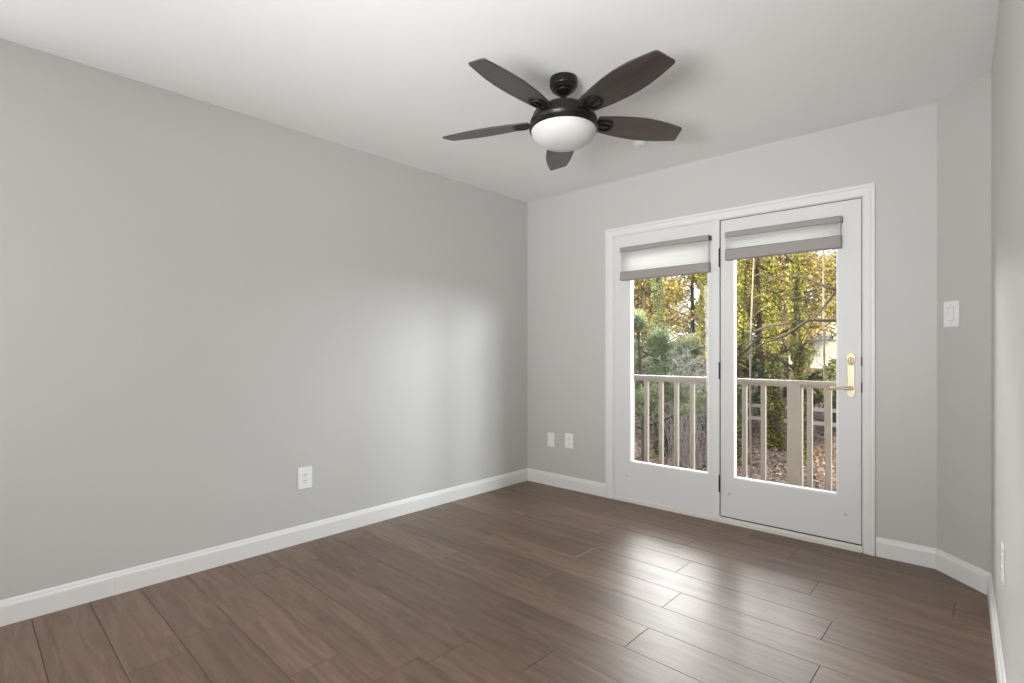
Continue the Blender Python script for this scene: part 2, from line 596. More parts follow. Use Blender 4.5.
baseboard('baseboard_right', Bc, Cc, (dR.y, -dR.x), t8, 0)

# door casing: flat stock with a raised back band, mitred look
def casing():
    bm = B()
    o, i = (0.812, 2.556, 0.0, 2.074), (0.872, 2.500, 0.0, 2.012)
    for (d, s) in ((0.0, 0.013), (0.0, 0.019)):
        pass
    # left leg, right leg, head: each with a stepped profile
    for x0, x1, flip in ((o[0], i[0], 1), (i[1], o[1], -1)):
        if flip == 1:
            prof = [(x0, 0), (x0, -0.019), (x0 + 0.016, -0.019), (x0 + 0.020, -0.014), (x1 - 0.006, -0.012), (x1, -0.008), (x1, 0)]
        else:
            prof = [(x1, 0), (x1, -0.019), (x1 - 0.016, -0.019), (x1 - 0.020, -0.014), (x0 + 0.006, -0.012), (x0, -0.008), (x0, 0)]
        top = 2.012
        a = [bm.verts.new((x, y, 0.0)) for x, y in prof]
        b = []
        for x, y in prof:
            f = abs(x - (x1 if flip == 1 else x0)) / (x1 - x0)
            b.append(bm.verts.new((x, y, top + f * (o[3] - top))))
        k = len(prof)
        bm.faces.new(a)
        for j in range(k):
            bm.faces.new((a[j], a[(j + 1) % k], b[(j + 1) % k], b[j]))
        bm.faces.new(b[::-1])
    prof = [(o[3], 0), (o[3], -0.019), (o[3] - 0.016, -0.019), (o[3] - 0.020, -0.014), (2.018, -0.012), (2.012, -0.008), (2.012, 0)]
    a, b = [], []
    for z, y in prof:
        f = (z - 2.012) / (o[3] - 2.012)
        a.append(bm.verts.new((i[0] - f * (i[0] - o[0]), y, z)))
        b.append(bm.verts.new((i[1] + f * (o[1] - i[1]), y, z)))
    k = len(prof)
    bm.faces.new(a)
    bm.faces.new(b[::-1])
    for j in range(k):
        bm.faces.new((a[j], a[(j + 1) % k], b[(j + 1) % k], b[j]))
    return struct('trim_1', bm, M_TRIM)
casing()
# jambs, head and the post between the two panels
bm = B()
box(bm, 0.862, 0.876, 0.0, 0.14, 0.0, 2.022)
box(bm, 2.494, 2.508, 0.0, 0.14, 0.0, 2.022)
box(bm, 0.876, 2.494, 0.0, 0.14, 2.009, 2.022)
box(bm, 1.642, 1.6875, 0.001, 0.11, 0.0, 2.009)
struct('trim_2', bm, M_TRIM, bevel=0.0015)
# dark weatherstrip showing as a thin line around the hinged door
bm = B()
box(bm, 1.6875, 1.691, 0.002, 0.008, 0.036, 2.009)
box(bm, 2.4905, 2.494, 0.006, 0.010, 0.026, 2.009)
box(bm, 1.694, 2.492, 0.006, 0.010, 2.0065, 2.009)
box(bm, 1.694, 2.492, 0.006, 0.012, 0.034, 0.039)
struct('trim_3', bm, M_GASKET)
# threshold
bm = B()
prism(bm, [(0.876, -0.012, 0.0), (0.876, -0.012, 0.022), (0.876, -0.004, 0.034), (0.876, 0.14, 0.034), (0.876, 0.14, 0.0)], (1.618, 0, 0))
struct('trim_4', bm, M_SILL)

# door panels
GZ0, GZ1 = 0.298, 1.862
def panel(name, x0, x1, gx0, gx1, z0, z1, y0, label_cat):
    o = struct(name, frame(B(), (x0, x1, z0, z1), (gx0, gx1, GZ0, GZ1), y0, y0 + 0.044), M_DOOR, bevel=0.0015)
    put('glazing_bead', frame(B(), (gx0 - 0.001, gx1 + 0.001, GZ0 - 0.001, GZ1 + 0.001), (gx0 + 0.010, gx1 - 0.010, GZ0 + 0.010, GZ1 - 0.010), y0 + 0.002, y0 + 0.024), M_BEAD, o, bevel=0.0015)
    put('glass_pane', box(B(), gx0 + 0.002, gx1 - 0.002, y0 + 0.0245, y0 + 0.0285, GZ0 + 0.002, GZ1 - 0.002), M_GLASS, o)
    bm = frame(B(), (gx0 - 0.001, gx1 + 0.001, GZ0 - 0.001, GZ1 + 0.001), (gx0 + 0.010, gx1 - 0.010, GZ0 + 0.010, GZ1 - 0.010), y0 + 0.029, y0 + 0.043)
    put('outer_glazing_bead', bm, M_BEAD, o)
    return o
d1 = panel('door_1', 0.876, 1.642, 1.008, 1.612, 0.034, 2.009, 0.006, 'door')
d2 = panel('door_2', 1.6935, 2.4895, 1.772, 2.375, 0.041, 2.0045, 0.004, 'door')
for (d, x) in ((d1, 0.985), (d2, 1.752), (d2, 2.412)):
    o = put('screw_hole', disc_y(B(), (x, 0.0032 if d is d2 else 0.0052, 0.195), 0.009, 0.001, 12), M_SCREW, d)

# hinges: leaf knuckles on the post
for z0, z1 in ((1.697, 1.817), (0.950, 1.060), (0.198, 0.307)):
    bm = B()
    for k in range(5):
        za = z0 + (z1 - z0) * k / 5
        tube(bm, [(1.689, -0.004, za + 0.001), (1.689, -0.004, za + (z1 - z0) / 5 - 0.001)], 0.0062, 10)
    lathe(bm, [(0.0, z1 + 0.006), (0.004, z1 + 0.004), (0.005, z1)], 10, (1.689, -0.004, 0))
    put('hinge', bm, M_BLACK, d2, smooth='auto')

# lever handle set
hs = put('handle', B(), None, d2)
def plate_outline(cx, z0, z1, w):
    pts = []
    prof = [(0.30, 0.0), (0.55, 0.004), (0.72, 0.014), (0.95, 0.020), (1.0, 0.034), (0.86, 0.046), (0.80, 0.060), (0.80, 0.125)]
    for f, dz in prof: pts.append((cx + f * w, z0 + dz))
    for f, dz in prof[::-1]: pts.append((cx + f * w, z1 - dz))
    for f, dz in prof: pts.append((cx - f * w, z1 - dz))
    for f, dz in prof[::-1]: pts.append((cx - f * w, z0 + dz))
    return pts
bm = B()
prism(bm, [(x, -0.0035, z) for x, z in plate_outline(2.440, 0.872, 1.128, 0.0235)], (0, 0.0075, 0))
bpy.data.objects.remove(hs, do_unlink=True)
hs = put('handle', bm, M_BRASS, d2, bevel=0.002)
bm = B()
tube(bm, [(2.440, 0.0, 0.925), (2.440, -0.030, 0.925)], [0.013, 0.011], 20)
bm2 = tube(B(), [(2.440, -0.036, 0.925), (2.425, -0.041, 0.9255), (2.400, -0.043, 0.9265), (2.372, -0.042, 0.926), (2.352, -0.040, 0.923), (2.345, -0.039, 0.920)], [0.0105, 0.0095, 0.0080, 0.0075, 0.0085, 0.0070], 14)
put('lever', bm2, M_BRASS, hs, smooth='auto')
put('spindle_collar', bm, M_BRASS_D, hs, smooth='auto')
bm = B()
ring = []
for k in range(25):
    a = 2 * math.pi * k / 24
    ring.append((2.440 + 0.0135 * math.cos(a), -0.005, 1.080 + 0.021 * math.sin(a)))
tube(bm, ring, 0.0030, 8, cap=False)
put('keyhole_ring', bm, M_BRASS_D, hs, smooth=True)
bm = B()
box(bm, 2.4365, 2.4435, -0.022, -0.003, 1.066, 1.092)
put('thumb_turn', bm, M_BRASS_D, hs, bevel=0.0025)
# dark latch keepers showing in the gap beside the handle
for z0, z1 in ((1.052, 1.106), (0.902, 0.960)):
    put('latch_keeper', box(B(), 2.4885, 2.4955, -0.001, 0.004, z0, z1), M_BLACK, d2, bevel=0.001)

# ------------------------------------------------------------------ shades on the two door panels
def shade(x0, x1, zt, zf, zb, label):
    """headrail top zt, fabric down to zf, bottom rail to zb."""
    root = thing('window_shade', label, 'shade', ((x0 + x1) / 2, 0.0, zt))
    w = (x1 - x0) / 2
    h1 = 0.036
    put('headrail', prism(B(), [(-w, 0.003, 0.0), (-w, -0.044, 0.0), (-w, -0.050, -0.006), (-w, -0.050, -h1), (-w, 0.003, -h1)], (2 * w, 0, 0)), M_RAILGREY, root, bevel=0.002)
    # honeycomb fabric: front and back skins with slight pleats
    bm = B()
    n = 5
    za, zb_ = -h1, zf - zt
    front, back = [], []
    for k in range(2 * n + 1):
        z = za + (zb_ - za) * k / (2 * n)
        bulge = 0.0015 if k % 2 else 0.0
        front.append((-0.036 - bulge, z))
        back.append((-0.012 + bulge, z))
    prof = front + back[::-1]
    prism(bm, [(-w + 0.004, y, z) for y, z in prof], (2 * w - 0.008, 0, 0))
    bmesh.ops.delete(bm, geom=[f for f in bm.faces if abs(f.normal.x) > 0.9 or abs(f.normal.z) > 0.95], context='FACES_ONLY')
    put('fabric', bm, M_FABRIC, root)
    zc = zb - zt
    put('bottom_rail', prism(B(), [(-w, -0.008, zb_ + 0.001), (-w, -0.044, zb_ + 0.001), (-w, -0.050, zb_ - 0.006), (-w, -0.052, zc + 0.006), (-w, -0.046, zc), (-w, -0.008, zc)], (2 * w, 0, 0)), M_RAILGREY, root, bevel=0.002)
    for s in (-1, 1):
        put('end_cap', box(B(), s * w - 0.002, s * w + 0.002, -0.046, 0.002, -h1 + 0.003, -0.003), M_BLACK if s == 1 and x0 < 1.2 else M_RAILGREY, root)
    return root
shade(0.957, 1.632, 1.914, 1.730, 1.665, 'translucent window shade over the fixed glass panel left of the hinges')
shade(1.741, 2.398, 1.914, 1.801, 1.730, 'translucent window shade over the glass of the door with brass handle')

# ------------------------------------------------------------------ wall plates (built facing -y, then turned)
def plate_shell(w, h, holes=()):
    bm = B()
    prism(bm, [(-w / 2, 0, -h / 2), (w / 2, 0, -h / 2), (w / 2, 0, h / 2), (-w / 2, 0, h / 2)], (0, -0.0055, 0))
    return bm
def place(o, x, y, z, nx, ny):
    """turn a -y facing thing so that it faces (nx, ny)."""
    o.location = (x, y, z)
    o.rotation_euler = (0, 0, math.atan2(ny, nx) + math.pi / 2)
def outlet(label, w=0.075, h=0.125, group=None):
    r = thing('wall_outlet', label, 'outlet')
    put('cover_plate', plate_shell(w, h), M_PLATE, r, bevel=0.0025, seg=3)
    for zc in (0.0195, -0.0195):
        pts = []
        for k in range(24):
            a = 2 * math.pi * k / 24
            pts.append((0.0165 * math.cos(a), -0.005, zc + max(-0.0125, min(0.0125, 0.0165 * math.sin(a)))))
        rc = put('receptacle', prism(B(), pts, (0, -0.0025, 0)), M_PLATE, r, bevel=0.0006)
        bm = B()
        box(bm, -0.0080, -0.0058, -0.0080, -0.0074, zc - 0.002, zc + 0.0065)
        box(bm, 0.0058, 0.0080, -0.0080, -0.0074, zc - 0.001, zc + 0.0060)
        prism(bm, [(0.0026 * math.cos(a), -0.0074, zc - 0.0075 + 0.0026 * math.sin(a)) for a in [2 * math.pi * k / 12 for k in range(12)]], (0, -0.0006, 0))
        put('socket_slots', bm, M_SLOT, rc)
    bm = disc_y(B(), (0, -0.0066, 0.0), 0.0032, 0.0014, 12)
    put('screw', bm, M_SCREW, r)
    return r
place(outlet('white duplex outlet on the long left wall above the baseboard', 0.088, 0.128), 0.0, -2.040, 0.382, 1, 0)
place(outlet('white duplex outlet on the back wall next to the door casing', 0.080, 0.120), 0.453, 0.0, 0.397, 0, -1)
wR = Vector((Bc[0] + RS * 0.95, Bc[1] - 0.95))
nR = Vector((dR.y, -dR.x))
place(outlet('white duplex outlet on the right wall close to the angled corner'), wR.x, wR.y, 0.440, nR.x, nR.y)
bp = thing('blank_cover_plate', 'narrow blank white cover plate on back wall between corner and outlet', 'wall plate')
put('cover_plate', plate_shell(0.070, 0.118), M_PLATE, bp, bevel=0.0025, seg=3)
for z in (0.042, -0.042):
    put('screw', disc_y(B(), (0, -0.0066, z), 0.0032, 0.0014, 12), M_SCREW, bp)
place(bp, 0.265, 0.0, 0.386, 0, -1)
sw = thing('light_switch', 'white rocker light switch on the narrow angled wall', 'light switch')
put('cover_plate', plate_shell(0.090, 0.130), M_PLATE, sw, bevel=0.0025, seg=3)
fr_ = frame(B(), (-0.019, 0.019, -0.0355, 0.0355), (-0.0165, 0.0165, -0.033, 0.033), -0.0062, -0.0052)
put('switch_bezel', fr_, M_SCREW, sw)
put('rocker', prism(B(), [(-0.016, -0.005, -0.0325), (-0.016, -0.0115, -0.0325), (-0.016, -0.0075, 0.0), (-0.016, -0.0065, 0.0325), (-0.016, -0.005, 0.0325)], (0.032, 0, 0)), M_PLATE, sw, bevel=0.001)
for z in (0.049, -0.049):
    put('screw', disc_y(B(), (0, -0.0066, z), 0.0032, 0.0014, 12), M_SCREW, sw)
pS = Vector((A[0], A[1])) + dA * 0.092
place(sw, pS.x, pS.y, 1.327, dA.y, -dA.x)

# smoke detector on the ceiling
sd = thing('smoke_detector', 'small white smoke detector on the ceiling just beyond a fan blade tip', 'smoke detector', (1.408, -0.560, CEIL))
put('base', lathe(B(), [(0.0, 0.0), (0.046, 0.0), (0.046, -0.007), (0.0, -0.007)], 40), M_CEIL, sd)
put('cover', lathe(B(), [(0.042, -0.006), (0.042, -0.012), (0.037, -0.018), (0.028, -0.021), (0.0, -0.021)], 40), M_CEIL, sd, smooth='auto')
put('test_button', lathe(B(), [(0.008, -0.020), (0.007, -0.023), (0.0, -0.023)], 20), M_SCREW, sd)

# ------------------------------------------------------------------ ceiling fan
fan = thing('ceiling_fan', 'dark bronze five blade ceiling fan with white bowl light', 'ceiling fan', (1.527, -1.513, CEIL))
put('canopy', lathe(B(), [(0.0, 0.003), (0.064, 0.003), (0.066, -0.005), (0.066, -0.036), (0.063, -0.043), (0.056, -0.047), (0.055, -0.055), (0.044, -0.060), (0.042, -0.067), (0.030, -0.074), (0.020, -0.082), (0.0, -0.082)], 48), M_BRONZE, fan, smooth='auto')
put('downrod', lathe(B(), [(0.0, -0.080), (0.0145, -0.080), (0.0145, -0.150), (0.0, -0.150)], 24), M_BRONZE, fan, smooth='auto')
put('coupling_cover', lathe(B(), [(0.015, -0.104), (0.021, -0.108), (0.024, -0.120), (0.034, -0.130), (0.062, -0.135), (0.064, -0.142), (0.0, -0.142)], 40), M_BRONZE, fan, smooth='auto')
put('motor_housing', lathe(B(), [(0.0, -0.138), (0.090, -0.141), (0.108, -0.146), (0.112, -0.155), (0.134, -0.162), (0.146, -0.176), (0.149, -0.194), (0.156, -0.199), (0.159, -0.208), (0.159, -0.220), (0.154, -0.226), (0.150, -0.236), (0.0, -0.236)], 64), M_BRONZE, fan, smooth='auto')
put('bowl_fitter_ring', lathe(B(), [(0.100, -0.232), (0.158, -0.232), (0.163, -0.236), (0.163, -0.250), (0.157, -0.254), (0.140, -0.254)], 64), M_BRONZE, fan, smooth='auto')
prof = [(0.152, -0.246)]
for k in range(0, 15):
    a = R(90) * k / 14
    prof.append((0.154 * math.cos(a) ** 0.85 if k < 14 else 0.0, -0.252 - 0.077 * math.sin(a)))
put('light_bowl', lathe(B(), prof, 64), M_BOWL, fan, smooth=True)

def blade_outline():
    pts = []
    top = [(0.165, 0.050), (0.20, 0.058), (0.27, 0.070), (0.34, 0.077), (0.41, 0.080), (0.48, 0.075), (0.54, 0.066), (0.59, 0.056), (0.616, 0.050), (0.624, 0.046), (0.627, 0.040)]
    bot = [(0.615, -0.040), (0.610, -0.048), (0.600, -0.052), (0.54, -0.065), (0.48, -0.075), (0.41, -0.080), (0.34, -0.077), (0.27, -0.069), (0.20, -0.057), (0.165, -0.050)]
    return top + bot
def make_blade(ang):
    bm = B()
    out = blade_outline()
    prism(bm, [(x, y, -0.004) for x, y in out], (0, 0, 0.008))
    uvl = bm.loops.layers.uv.new('UVMap')
    for f in bm.faces:
        for lp in f.loops:
            lp[uvl].uv = (lp.vert.co.x + ang * 3.1, lp.vert.co.y + ang)
    b = put('blade', bm, M_BLADE, fan, bevel=0.002)
    b.location = (0, 0, -0.196)
    b.rotation_euler = (R(PITCH), 0, ang)
    bm = B()
    zb = -0.0045
    # bracket: arm out of the motor, then an open D-shaped frame screwed under the blade
    prism(bm, [(0.135, -0.020, zb), (0.180, -0.017, zb), (0.180, 0.017, zb), (0.135, 0.020, zb)], (0, 0, -0.009))
    n = 14
    oo, ii = [], []
    for k in range(n + 1):
        a = R(-90) + R(180) * k / n
        oo.append((0.205 + 0.050 * math.cos(a) ** 0.6 if abs(math.cos(a)) > 1e-6 else 0.205, 0.040 * math.sin(a)))
        ii.append((0.205 + 0.038 * math.cos(a) ** 0.6 if abs(math.cos(a)) > 1e-6 else 0.205, 0.029 * math.sin(a)))
    oo = [(0.172, -0.030)] + oo + [(0.172, 0.030)]
    ii = [(0.184, -0.021)] + ii + [(0.184, 0.021)]
    va = [bm.verts.new((x, y, zb)) for x, y in oo]
    vb = [bm.verts.new((x, y, zb)) for x, y in ii]
    va2 = [bm.verts.new((x, y, zb - 0.007)) for x, y in oo]
    vb2 = [bm.verts.new((x, y, zb - 0.007)) for x, y in ii]
    m = len(oo)
    for k in range(m):
        j = (k + 1) % m
        bm.faces.new((va[k], va[j], vb[j], vb[k]))
        bm.faces.new((va2[j], va2[k], vb2[k], vb2[j]))
        bm.faces.new((va[j], va[k], va2[k], va2[j]))
        bm.faces.new((vb[k], vb[j], vb2[j], vb2[k]))
    box(bm, 0.178, 0.236, -0.006, 0.006, zb - 0.007, zb)
    put('blade_bracket', bm, M_BRONZE, b, bevel=0.0012)
PITCH = -13
PHASE = R(15.4) - math.atan2(0.6734, 0.7393)   # blade angles were read along the viewing direction
for k in range(5):
    make_blade(PHASE + 0.0 + 2 * math.pi * k / 5 + math.atan2(0.6734, 0.7393) * 2)

# it hangs very slightly out of true
fan.rotation_mode = 'QUATERNION'
fan.rotation_quaternion = Matrix.Rotation(R(-2.0), 3, Vector((0.7393, 0.6734, 0))).to_quaternion()

# ------------------------------------------------------------------ balcony
struct('balcony_floor', box(B(), -0.6, 3.6, 0.15, 1.10, -0.16, -0.06), M_DECK)
struct('balcony_shade_slab', box(B(), -0.6, 3.6, 0.15, 1.60, 2.56, 2.60), M_SIDING)  # unseen slab added to keep sky light off the railing fronts
rail = thing('balcony_railing', 'cream painted balcony railing with square balusters outside the glass doors', 'railing', (0, 1.0, -0.06))
RX0, RX1 = -0.55, 3.5
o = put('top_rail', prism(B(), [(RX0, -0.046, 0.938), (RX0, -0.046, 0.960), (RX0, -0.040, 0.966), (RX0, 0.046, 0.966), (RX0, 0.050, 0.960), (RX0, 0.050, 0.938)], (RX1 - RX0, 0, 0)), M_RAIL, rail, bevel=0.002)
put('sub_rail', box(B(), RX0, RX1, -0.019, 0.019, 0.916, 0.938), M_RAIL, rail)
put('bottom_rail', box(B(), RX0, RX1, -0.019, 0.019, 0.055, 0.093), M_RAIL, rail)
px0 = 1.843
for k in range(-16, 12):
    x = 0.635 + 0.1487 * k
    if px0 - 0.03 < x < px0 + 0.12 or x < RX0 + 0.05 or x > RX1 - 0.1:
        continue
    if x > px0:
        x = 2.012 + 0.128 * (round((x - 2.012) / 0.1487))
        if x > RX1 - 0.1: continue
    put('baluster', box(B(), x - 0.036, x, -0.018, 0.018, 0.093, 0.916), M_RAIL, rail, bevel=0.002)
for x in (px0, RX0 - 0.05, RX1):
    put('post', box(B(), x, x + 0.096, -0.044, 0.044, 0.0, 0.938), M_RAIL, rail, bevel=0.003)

# the house around the room: lower storey, siding and roof (casts the shade on the yard)
struct('wall_exterior', box(B(), -7.0, 9.0, -8.0, -5.9, -3.2, 5.0), M_SIDING)
bm = prism(B(), [(-7.5, 0.4, 2.62), (-7.5, -5.0, 5.6), (-7.5, -10.0, 2.62)], (17, 0, 0))
struct('roof', bm, M_ROOF)
bm = B()
box(bm, -7.0, 9.0, -5.8, 0.15, -3.2, -0.17)
struct('wall_lower', bm, M_SIDING)

# ------------------------------------------------------------------ yard
def gz(x, y):
    """height of the yard: flat below the balcony, rising through the woods."""
    b = -3.0
    if y > 7.0:
        b += 0.09 * (y - 7.0)
    return b + 0.10 * math.sin(0.7 * x + 0.5) * math.cos(0.45 * y) + 0.05 * math.sin(1.9 * x - 1.1 * y)

def build_ground():
    xs = np.arange(-46, 26.1, 1.0)
    ys = np.arange(0.2, 62, 0.9)
    v = [(x, y, gz(x, y)) for y in ys for x in xs]
    nx = len(xs)
    f = [(j * nx + i, j * nx + i + 1, (j + 1) * nx + i + 1, (j + 1) * nx + i) for j in range(len(ys) - 1) for i in range(nx - 1)]
    me = bpy.data.meshes.new('ground')
    me.from_pydata(v, [], f)
    m = bpy.data.materials.new('leafy_soil')
    m.use_nodes = True
    n, l = m.node_tree.nodes, m.node_tree.links
    b = n['Principled BSDF']
    b.inputs['Roughness'].default_value = 0.95
    tc = n.new('ShaderNodeTexCoord')
    vo = n.new('ShaderNodeTexVoronoi')
    vo.inputs['Scale'].default_value = 9.0
    l.new(tc.outputs['Object'], vo.inputs['Vector'])
    rp = n.new('ShaderNodeValToRGB')
    rp.color_ramp.elements[0].color = (0.06, 0.04, 0.03, 1)
    rp.color_ramp.elements[1].color = (0.30, 0.21, 0.16, 1)
    l.new(vo.outputs['Color'], rp.inputs[0])
    l.new(rp.outputs[0], b.inputs['Base Color'])
    o = put('ground', me, m, smooth=True)
    o['kind'] = 'structure'
build_ground()
# fallen leaves where the balcony view reaches the ground
N = 46000
px = rng.uniform(-15, 3.5, N)
py = 8.0 + 20.0 * rng.uniform(0, 1, N) ** 1.3
pos = np.stack([px, py, np.array([gz(a, b) for a, b in zip(px, py)]) + rng.uniform(0.01, 0.09, N)], 1)
tag(put('leaf_litter', leaves_mesh('leaf_litter', pos, rng.uniform(0.05, 0.115, N), 'flat', 1.3), L_LITTER), 'pinkish brown fallen leaves covering the slope below the balcony', 'fallen leaves', kind='stuff')

def branchy(bm, base, h, r0, n_br, lean=(0, 0), spread=0.5, seg=7, rnd=None, levels=1):
    """tapered wavy trunk with side limbs; returns limb tips."""
    rnd = rnd or random
    pts, rad = [], []
    k = 9
    ph = rnd.uniform(0, 6)
    for i in range(k + 1):
        t = i / k
        pts.append((base[0] + lean[0] * t + 0.10 * math.sin(ph + 3 * t), base[1] + lean[1] * t + 0.08 * math.cos(ph + 2.4 * t), base[2] - 0.2 + (h + 0.2) * t))
        rad.append(r0 * (1 - 0.75 * t) + 0.012)
    tube(bm, pts, rad, seg)
    tips = []
    for b in range(n_br):
        t = 0.30 + 0.68 * (b + rnd.random() * 0.6) / n_br
        t = min(t, 0.98)
        i = min(int(t * k), k - 1)
        p = Vector(pts[i]).lerp(Vector(pts[i + 1]), t * k - i)
        a = rnd.uniform(0, 2 * math.pi)
        L = h * spread * (1.15 - t) * rnd.uniform(0.6, 1.1)
        q1 = p + Vector((math.cos(a) * L * 0.5, math.sin(a) * L * 0.5, L * 0.22))
        q2 = p + Vector((math.cos(a + 0.3) * L, math.sin(a + 0.3) * L, L * rnd.uniform(0.2, 0.6)))
        rr = max(0.012, rad[i] * 0.42)
        tube(bm, [p, q1, q2], [rr, rr * 0.65, rr * 0.25], 5)
        tips.append((q1, q2))
        for _ in range(levels):
            a2 = a + rnd.uniform(-1.2, 1.2)
            l2 = L * rnd.uniform(0.3, 0.55)
            s = q1.lerp(q2, rnd.random())
            e = s + Vector((math.cos(a2) * l2, math.sin(a2) * l2, l2 * rnd.uniform(0.1, 0.8)))
            tube(bm, [s, (s + e) / 2 + Vector((0, 0, 0.04)), e], [rr * 0.35, rr * 0.25, rr * 0.12], 4)
            tips.append((s, e))
    return pts, tips

def leafy_tree(x, y, h, r0, n_leaf, size, lmat, label, seed, spread=0.45, zlo=0.15, name='tree', bark=None, group=None):
    rnd = random.Random(seed)
    r = thing(name, label, 'tree', (x, y, gz(x, y)), 0, group)
    bm = B()
    pts, tips = branchy(bm, (0, 0, 0), h, r0, 14, (rnd.uniform(-0.3, 0.3), 0), spread, rnd=rnd, levels=2)
    put('trunk', bm, bark or M_BARK, r, smooth=True)
    # leaf sprays along the limbs
    per = max(1, n_leaf // len(tips))
    ps = []
    for a, b in tips:
        t = rng.uniform(0.1, 1.1, (per, 1))
        p = np.array(a)[None] * (1 - t) + np.array(b)[None] * t
        ps.append(p + rng.normal(0, 0.11 * h * spread, (per, 3)) * np.array([1, 1, 0.8]))
    ps = np.concatenate(ps)
    ps = ps[ps[:, 2] > zlo * h]
    put('foliage', leaves_mesh('foliage', ps, rng.uniform(0.7, 1.3, len(ps)) * size), lmat, r)
    return r

def ivy_trunk(x, y, h, r0, r_ivy, n_leaf, size, label, seed, lean=(0, 0), lmat=None):
    rnd = random.Random(seed)
    r = thing('ivy_covered_tree', label, 'tree', (x, y, gz(x, y)))
    bm = B()
    pts, tips = branchy(bm, (0, 0, 0), h, r0, 9, lean, 0.28, rnd=rnd, levels=2)
    put('trunk', bm, M_BARK, r, smooth=True)
    t = rng.uniform(0, 1, n_leaf)
    P = np.array(pts)
    idx = np.clip(t * (len(P) - 1), 0, len(P) - 1.001)
    i0 = idx.astype(int)
    c = P[i0] + (P[i0 + 1] - P[i0]) * (idx - i0)[:, None]
    a = rng.uniform(0, 2 * np.pi, n_leaf)
    lump = 0.75 + 0.30 * np.sin(t * 23 + seed) * np.cos(a * 2 + t * 9) + 0.2 * np.sin(t * 51)
    rad = r_ivy * lump * np.sqrt(rng.uniform(0.25, 1.3, n_leaf)) * (1.0 - 0.35 * t)
    pos = c + np.stack([rad * np.cos(a), rad * np.sin(a), rng.normal(0, 0.06, n_leaf)], 1)
    put('ivy', leaves_mesh('ivy', pos, rng.uniform(0.7, 1.3, n_leaf) * size), lmat or L_IVY, r)
    return r

# coordinates read from the view through the doors
def vx(u, y):                          # x on the ground-plan line of sight number u at distance y
    dx, dy = ((u - 512) / F_PX) * 0.7393 - 0.6734, ((u - 512) / F_PX) * 0.6734 + 0.7393
    return 3.066 + dx / dy * (y + 3.568)
ivy = [
    (659, 13.0, 8.5, 0.16, 0.30, 8500, 0.065, 'ivy covered trunk behind the green pine in the fixed panel view', 3),
    (741, 14.0, 9.0, 0.17, 0.30, 10000, 0.060, 'sunlit yellow ivy covered trunk nearest the hinge side of the door glass', 5),
    (771, 16.0, 9.5, 0.18, 0.34, 12000, 0.062, 'thick ivy covered trunk in the middle of the door glass', 8),
    (797, 15.0, 9.0, 0.15, 0.30, 10000, 0.060, 'ivy covered trunk just left of the white house', 13),
    (706, 17.5, 9.5, 0.16, 0.34, 8500, 0.070, 'ivy covered trunk beside the centre post behind the twigs', 17),
]
for (u, y, h, r0, ri, n, s, lab, sd_) in ivy:
    ivy_trunk(vx(u, y), y, h, r0, ri, n, s, lab, sd_, lmat=L_EVER if u == 659 else L_IVY)  # first trunk stands in shade, put into its ivy as darker leaf colour

# golden woodland behind
gold = [(636, 24), (664, 29), (690, 25), (716, 30), (744, 25), (766, 31), (785, 26), (808, 33), (604, 30), (845, 30), (760, 21), (648, 19)]
for i, (u, y) in enumerate(gold):
    leafy_tree(vx(u, y), y, 7.9 - 0.05 * (y - 20) + (i * 37 % 5) * 0.25, 0.16, 5200, 0.105, L_GOLD, 'golden leaved tree in the woods beyond the balcony', 40 + i, 0.36, 0.42, 'golden_tree', group='golden trees in the woods')
# darker evergreens low between the trunks
for i, (u, y, h) in enumerate([(740, 17.0, 4.6), (650, 19, 3.4), (727, 21, 3.4), (770, 23.0, 3.4), (805, 21.5, 3.3), (836, 20, 2.4), (700, 22, 3.2)]):
    leafy_tree(vx(u, y), y, h, 0.07, 3800, 0.10, L_EVER, 'dark evergreen shrub growing between the trunks', 70 + i, 0.42 if h < 3.25 or h == 3.4 and y > 16 else 0.2, 0.0, 'evergreen_shrub', group='evergreen shrubs under the trees')

# soft green pine in front of the fixed panel view
def pine(x, y, h, label, seed):
    rnd = random.Random(seed)
    r = thing('young_pine', label, 'pine tree', (x, y, gz(x, y)))
    bm = B()
    pts, tips = branchy(bm, (0, 0, 0), h, 0.08, 34, (0, 0), 0.40, rnd=rnd, levels=3)
    put('trunk', bm, M_BARK, r, smooth=True)
    ps, dr = [], []
    for a, b in tips:
        k = 150
        t = rng.uniform(0.1, 1.05, (k, 1))
        ps.append(np.array(a)[None] * (1 - t) + np.array(b)[None] * t + rng.normal(0, 0.07, (k, 3)))
    ps = np.concatenate(ps)
    put('needles', leaves_mesh('needles', ps, rng.uniform(0.018, 0.03, len(ps)), None, 7.0), L_PINE, r)
    return r
pine(vx(641, 11.0), 11.0, 5.0, 'soft green pine with drooping needles seen at the left edge of the fixed panel', 21)
pine(vx(684, 14.5), 14.5, 3.9, 'low green pine behind the railing beside the twiggy shrub', 23)

